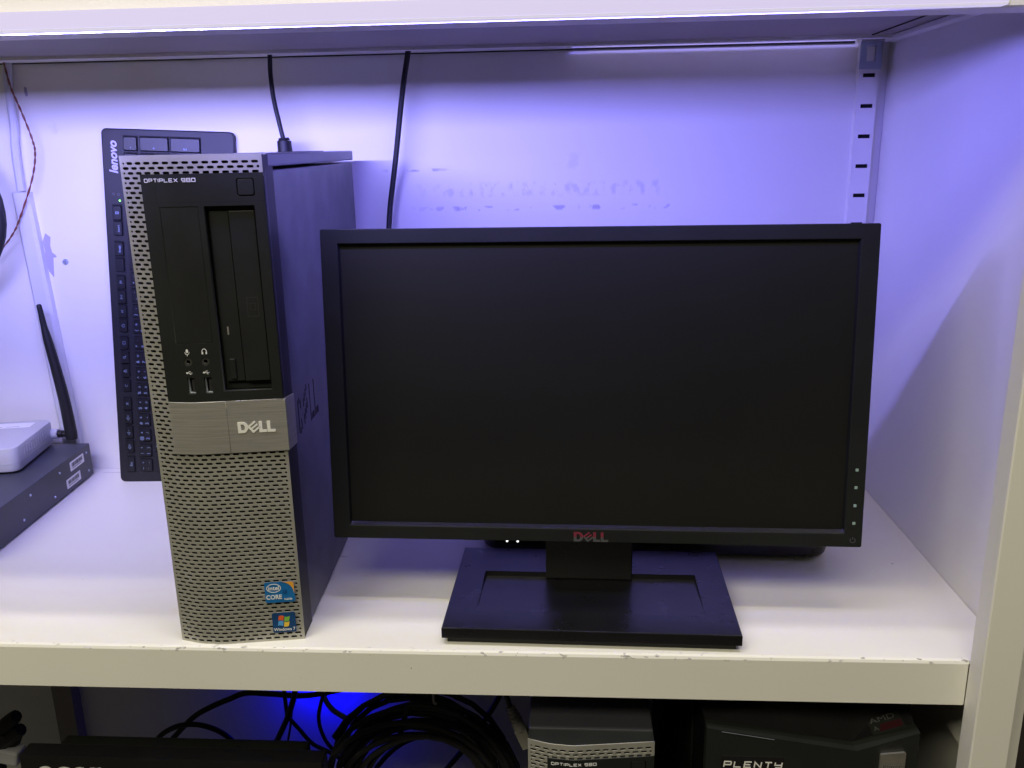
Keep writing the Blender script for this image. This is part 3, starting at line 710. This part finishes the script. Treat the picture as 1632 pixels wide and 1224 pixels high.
# antenna (world-oriented inside the router's frame)
inv = ro.matrix_basis.inverted() if False else None
at = thing('antenna', 'black stick antenna standing up beside the white router', 'antenna', (-.6520, .3850, .0575))
b = bmesh.new(); cyl(b, (-.004, 0, 0), (.0095, 0, .0005), .0066, .0062, 16); obj('socket', b, m_router, at, smooth=True)
b = bmesh.new(); cyl(b, (.0095, 0, .0005), (.0150, 0, .0004), .0050, .0045, 14); cyl(b, (.0150, 0, .0002), (.0250, 0, -.0008), .0034, .0040, 14); obj('hinge', b, m_rubber, at, smooth=True)
b = bmesh.new()
ap = [(-.6262, .0512), (-.6262, .0600), (-.6281, .1003), (-.6322, .1409), (-.6368, .1767), (-.6391, .1964), (-.6403, .2120), (-.6412, .2215), (-.6414, .2236)]
ar = [.0066, .0074, .0068, .0062, .0054, .0038, .0033, .0031, .0018]
def arad(t, n=len(ar)-1):
    f = t*n; i = min(int(f), n-1); return ar[i]+(ar[i+1]-ar[i])*(f-i)
tube(b, [(x+.6520, 0, z-.0575) for x, z in ap], arad, 14, 4); obj('mast', b, m_rubber, at, smooth=True)

# ------------------------------------------------------------------ cables and ducts on the back panel
ch = thing('cable_duct', 'white plastic cable duct running up the wall above the router', 'duct', (0, DP, 0))
b = bmesh.new(); pr = [(-.0105, 0), (-.0105, -.0075), (-.0075, -.0105), (.0075, -.0105), (.0105, -.0075), (.0105, 0)]
A = [b.verts.new((-.6558+x, y-.0002, .3560)) for x, y in pr]; B = [b.verts.new((-.6400+x*1.15, y-.0002, .0010)) for x, y in pr]
for i in range(6): b.faces.new((A[i], A[(i+1) % 6], B[(i+1) % 6], B[i]))
b.faces.new(A); b.faces.new(B[::-1]); obj('duct_cover', b, m_duct, ch)
b = bmesh.new(); tube(b, [(-.6462, -.0056, .5240), (-.6476, -.0056, .5026), (-.6505, -.0056, .4680), (-.6515, -.0056, .4329), (-.6548, -.0056, .40), (-.6555, -.0056, .3570)], .0050, 10, 5); obj('pale_hose', b, m_tube, ch, smooth=True)
def cable(name, label, pts, rad, m, cat='cable', sm=8, seg=10, group=None):
    b = bmesh.new(); tube(b, pts, rad, seg, sm); return tag(obj(name, b, m, smooth=True), label, cat, group)
W_ = [(-.6459, .5100), (-.6459, .5044), (-.6421, .475), (-.634, .4478), (-.6262, .4174), (-.6255, .3988), (-.634, .3709), (-.6541, .3308), (-.6683, .3078), (-.6886, .2869), (-.7073, .2719)]
P_ = smooth_path([(x, .400, z) for x, z in W_], 10)
b = bmesh.new()
for ph in (0, math.pi):
    tube(b, [p+Vector((.0007*math.cos(i*.9+ph), .0007*math.sin(i*.9+ph), 0)) for i, p in enumerate(P_)], .00065, 6, 1)
tag(obj('twisted_wire', b, m_wire, smooth=True), 'thin reddish twisted wire hanging in a bow on the wall at left', 'wire')
cp = thing('power_cable', 'black cable ending in a plug behind the computer tower', 'cable', (-.3204, .385, .40))
b = bmesh.new(); tube(b, [(x+.3204, y, z-.40) for x, y, z in [(-.3270, .004, .5270), (-.3284, 0, .5061), (-.3289, 0, .5009), (-.33, 0, .4812), (-.3288, 0, .4552), (-.3247, 0, .4287), (-.3212, 0, .4085)]], .0026, 10, 6); obj('cord', b, m_rubber, cp, smooth=True)
b = bmesh.new(); cyl(b, (-.0004, 0, .0090), (0, 0, -.012), .0080, .0084, 18); cyl(b, (-.0006, 0, .0125), (-.0004, 0, .0092), .0055, .0070, 18); cyl(b, (0, 0, -.0122), (0, -.012, -.040), .0084, .0084, 18); obj('plug', b, m_rubber, cp, smooth=True)
cable('monitor_cable', 'black cable hanging down the wall behind the monitor', [(-.172, .392, .528), (-.174, .39, .5094), (-.1752, .39, .4997), (-.1837, .39, .457), (-.1944, .39, .3893), (-.2067, .39, .3118), (-.205, .37, .23), (-.15, .30, .16), (-.05, .20, .15), (0, .155, .17)], .0031, m_rubber)
# black loop at the left edge, hanging on the wall
b = bmesh.new(); cx, cz = -.7495, .335
tube(b, [(cx+.088*math.cos(2*math.pi*k/40), .372, cz+.088*math.sin(2*math.pi*k/40)) for k in range(40)], .0058, 10, 1, closed=True)
tag(obj('cable_loop', b, m_rubber, smooth=True), 'black cable loop hanging at the left edge above the router', 'cable')

# ------------------------------------------------------------------ bay below the shelf
area('blue_led_lamp', (-.335, .378, -.300), (-.15, .9, -.45), .035, .02, .16, (.0, .0, 1.0))
cable('cable', 'black cable rising in a slope from the box to the underside of the shelf', [(-.545, .33, -.40), (-.54, .33, -.37), (-.5342, .33, -.3641), (-.5127, .33, -.3388), (-.4864, .33, -.312), (-.4616, .33, -.2965), (-.4375, .33, -.2849), (-.4138, .33, -.2752), (-.3815, .33, -.2756), (-.3332, .33, -.2766), (-.27, .33, -.262), (-.20, .33, -.24)], .0036, m_rubber, group='loose cables in the bay under the shelf')
cable('cable', 'black cable arching up and down behind the black box', [(-.540, .31, -.40), (-.5384, .31, -.358), (-.5362, .31, -.3485), (-.5254, .31, -.3278), (-.5007, .31, -.3124), (-.4744, .31, -.3091), (-.4493, .31, -.3165), (-.4315, .31, -.3307), (-.4206, .31, -.3507), (-.410, .31, -.40)], .0034, m_rubber, group='loose cables in the bay under the shelf')
cable('cable', 'thick black cable dropping straight down left of the blue glow', [(-.331, .30, -.22), (-.3377, .3, -.2474), (-.3401, .3, -.258), (-.3504, .3, -.2866), (-.366, .3, -.3194), (-.3777, .3, -.3435), (-.395, .3, -.39)], .0036, m_rubber, group='loose cables in the bay under the shelf')
cable('cable', 'thin black cable sagging under the blue glow towards the coil', [(-.3560, .31, -.25), (-.3552, .31, -.2868), (-.3542, .31, -.294), (-.3414, .31, -.3117), (-.3256, .31, -.3332), (-.3042, .31, -.3455), (-.2859, .31, -.3579), (-.25, .31, -.38)], .0026, m_rubber, group='loose cables in the bay under the shelf')
cable('cable', 'thin black cable hanging in front of the blue glow', [(-.305, .32, -.235), (-.3084, .32, -.2604), (-.3108, .32, -.2712), (-.3179, .32, -.3003), (-.315, .32, -.3258), (-.3038, .32, -.3477), (-.2822, .32, -.362), (-.26, .32, -.40)], .0024, m_rubber, group='loose cables in the bay under the shelf')
cable('cable', 'very thin dark cable left edge of the blue glow', [(-.352, .34, -.25), (-.3539, .34, -.2753), (-.3568, .34, -.29), (-.3636, .34, -.331), (-.374, .34, -.3749), (-.385, .34, -.42)], .0015, m_rubber, group='loose cables in the bay under the shelf')
cable('cable', 'grey cable crossing the blue glow', [(-.320, .35, -.255), (-.3182, .35, -.2813), (-.3175, .35, -.2942), (-.3089, .35, -.3107), (-.2903, .35, -.3252), (-.26, .35, -.35)], .0036, m_greycab, group='loose cables in the bay under the shelf')
cable('cable', 'black cable seen arching inside the big coil', [(-.285, .36, -.46), (-.258, .36, -.4083), (-.2217, .36, -.3687), (-.1789, .36, -.3548), (-.1373, .36, -.3663), (-.1045, .36, -.3947), (-.09, .36, -.44)], .0036, m_rubber, group='loose cables in the bay under the shelf')
cable('cable', 'black cable running aslant inside the big coil', [(-.1879, .33, -.43), (-.1679, .33, -.3967), (-.1249, .33, -.3381), (-.0911, .33, -.2815), (-.08, .33, -.25)], .0036, m_rubber, group='loose cables in the bay under the shelf')
random.seed(11)
pts = []; turns = 15
for i in range(turns*26):
    a = 2*math.pi*i/26; tn = i/26
    rr = .070+.040*((tn*7) % turns)/turns+.004*math.sin(a*2+tn)
    pts.append((-.172+rr*1.06*math.cos(a)+.006*math.sin(tn*1.7), .215+.050*((tn*4.3) % turns)/turns+.004*math.cos(a), -.335+rr*1.12*math.sin(a)+.004*math.cos(tn*2.1)))
b = bmesh.new(); tube(b, pts, .0034, 8, 1); tag(obj('cable_coil', b, m_rubber2, smooth=True), 'big coil of black cable lying in the dark bay under the shelf', 'cable coil')
# network cable with pale boot beside the lower tower
nc = thing('network_cable', 'grey network cable with pale plug left of the lower tower', 'cable', (-.0558, .12, -.1413))
b = bmesh.new(); tube(b, [(-.013, 0, .06), (-.0087, 0, .0303), (-.0040, 0, .0149), (-.001, 0, .003)], .0026, 10, 5); obj('cord', b, m_rubber2, nc, smooth=True)
b = bmesh.new(); cyl(b, (-.0015, 0, .005), (.0085, 0, -.0200), .0040, .0066, 12); obj('boot', b, m_greycab, nc, smooth=True)
b = bmesh.new()
for k in range(4):
    f = .1+.17*k; c = Vector((-.0015, 0, .005)).lerp(Vector((.0085, 0, -.0200)), f); d = Vector((.01, 0, -.025)).normalized()
    cyl(b, c-d*.0006, c+d*.0006, .0048+.0026*f, None, 12)
obj('boot_rib', b, m_greycab, nc)
b = bmesh.new(); d = Vector((.0085, 0, -.0200)); box(b, -.0062, .0062, -.0045, .0045, -.022, 0); b2 = bevel_all(b, .0006, 1)
obj('plug', b2, mat('plug_pale', (.30, .29, .26), .4), nc, Matrix.Translation(d) @ Matrix.Rotation(R(-22), 4, 'Y'))
cable('wire_hook', 'small pale wire hook under the shelf edge', [(-.1291, .10, -.042), (-.1291, .10, -.075), (-.1293, .10, -.1023), (-.1295, .10, -.1165), (-.1283, .10, -.1205), (-.1266, .10, -.1200)], .0012, m_greycab, 'hook')
# black box with pale lettering at the left
ac = thing('black_box_monitor', 'black screen lying low at the left bottom with pale lettering', 'monitor', (-.40, .100, -.472))
bz = obj('bezel', bevel_all(BX(-.160, .155, 0, .020, .0, .2800), .0015, 2), m_gloss, ac)
obj('back_shell', bevel_all(BX(-.135, .130, .0203, .045, .01, .272), .003, 2), m_black, ac)
lt = text('acer', .034, .0003, shear=.2, bold=.0010, sx=1.15)
obj('brand_print', lt, m_print, bz, face(-.1095, -.0004, .2615))
ob_ = obj('screen', BX(-.15, .145, -.0006, -.0001, .0, .235), m_screen, ac)
# dark bundle with a white plug at the far left
cb = thing('cable_bundle', 'bundle of black plugs with a white one at the left edge below the shelf', 'cable', (-.680, .25, -.30))
for k, (a, c) in enumerate((((-.024, 0, .010), (.012, 0, .043)), ((-.024, 0, -.006), (.015, 0, .024)), ((-.03, .01, -.03), (.004, .005, .012)))):
    b = bmesh.new(); tube(b, [a, tuple((Vector(a)+Vector(c))/2+Vector((.003, 0, .003))), c], lambda t: .0075+.002*math.sin(t*3.1), 10, 5); obj('plug', b, m_rubber, cb, smooth=True)
obj('plug', bevel_all(BX(-.03, .012, -.01, .01, -.022, -.002), .003, 2), mat('plug_white', (.55, .55, .57), .5), cb, Matrix.Rotation(R(12), 4, 'Y'), label='white plug')
b = bmesh.new(); tube(b, [(-.03, 0, -.17), (-.028, 0, -.09), (-.022, 0, -.02), (-.005, 0, .02)], .009, 10, 5); obj('cord', b, m_rubber, cb, smooth=True)
# side frame at the left end of the lower bay
obj('rear_post', BX(-.720, -.692, .395, .4142, -.472, -.0415), mat('post_brown', (.28, .25, .22), .6), unit)
# glossy tower at the right
pt = thing('gaming_computer', 'black computer tower with a glossy pointed top in the lower bay at right', 'computer', (.200, 0, -.472))
H0, Hn, Hc = .405, .3865, .4130
xL, xR, xn = -.0854, .0857, .0365
b = bmesh.new(); prism(b, [(xL, 0), (xR, 0), (xR, H0), (xn, Hn), (xL, H0)], 1, 0, .012); fp = obj('front_panel', bevel_all(b, .0012, 2), m_black, pt)
b = bmesh.new()
f0 = [b.verts.new(p) for p in ((xL, .0122, H0-.001), (xn, .0122, Hn-.001), (xR, .0122, H0-.001))]
f1 = [b.verts.new(p) for p in ((xL-.003, .0500, Hc), (xn, .0560, Hc), (xR+.003, .0500, Hc))]
f2 = [b.verts.new(p) for p in ((xL-.003, .0125, 0), (xR+.003, .0125, 0), (xR+.003, .05, 0), (xL-.003, .05, 0))]
b.faces.new((f0[0], f0[1], f1[1], f1[0])); b.faces.new((f0[1], f0[2], f1[2], f1[1]))
b.faces.new((f0[0], f1[0], f2[3], f2[0])); b.faces.new((f0[2], f2[1], f2[2], f1[2]))
gt = obj('glossy_top', b, m_gloss, pt)
obj('case_body', bevel_all(BX(xL-.003, xR+.003, .0565, .38, .001, Hc-.001), .001, 1), m_black, pt)
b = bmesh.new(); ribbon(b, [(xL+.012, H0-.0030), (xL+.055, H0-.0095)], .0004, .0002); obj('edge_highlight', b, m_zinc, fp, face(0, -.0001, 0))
nb = obj('name_plate', BX(-.0725, -.0220, -.0008, -.0001, .3665, .3790), m_gloss, fp)
obj('name_print', squares('PLENTY', -.0705, .3688, .0055, .0052, .0028, .0010, .0002, .12), m_logo, fp, face(0, -.0009, 0))
sb_ = bmesh.new(); prism(sb_, [(.0552, .345), (.0755, .345), (.0755, .3868), (.0742, .3875), (.0560, .3852), (.0552, .3842)], 1, -.0022, -.0002); sbo = obj('silver_badge', bevel_all(sb_, .0006, 1), m_chrome, fp)
obj('badge_text', text('power', .0055, .0001), m_logogrey, sbo, face(.0653, -.0023, .3745))
# processor sticker lying on the slope
nv_ = Vector((f1[0].co if False else (0, 0, 0)))
p0 = Vector((xn, .0122, Hn-.001)); p1 = Vector((xR, .0122, H0-.001)); p2 = Vector((xR+.003, .05, Hc)); 
ex = (p1-p0).normalized(); nn = ex.cross(p2-p1).normalized(); nn = nn if nn.z > 0 else -nn; ey = nn.cross(ex)
SM = Matrix((ex, ey, nn)).transposed().to_4x4(); SM.translation = p1.lerp(p2, .22)-ex*.022+nn*.0004
st = obj('processor_sticker', flat([rrect(-.0135, .0135, -.009, .009, .001, 3)], .0002), m_black, gt, SM)
obj('red_panel', flat([[(-.007, -.0065), (.0125, -.0065), (.0125, .0005), (-.0045, .0005)]], .0001), m_maroon, st, Matrix.Translation((0, 0, .00015)))
b = merge(bmesh.new(), text('AMD', .0075, .0001, sx=1.3), Matrix.Translation((-.001, .0052, 0))); merge(b, text('A', .0065, .0001), Matrix.Translation((-.009, -.0030, 0)))
obj('sticker_print', b, m_logogrey, st, Matrix.Translation((0, 0, .0002)))
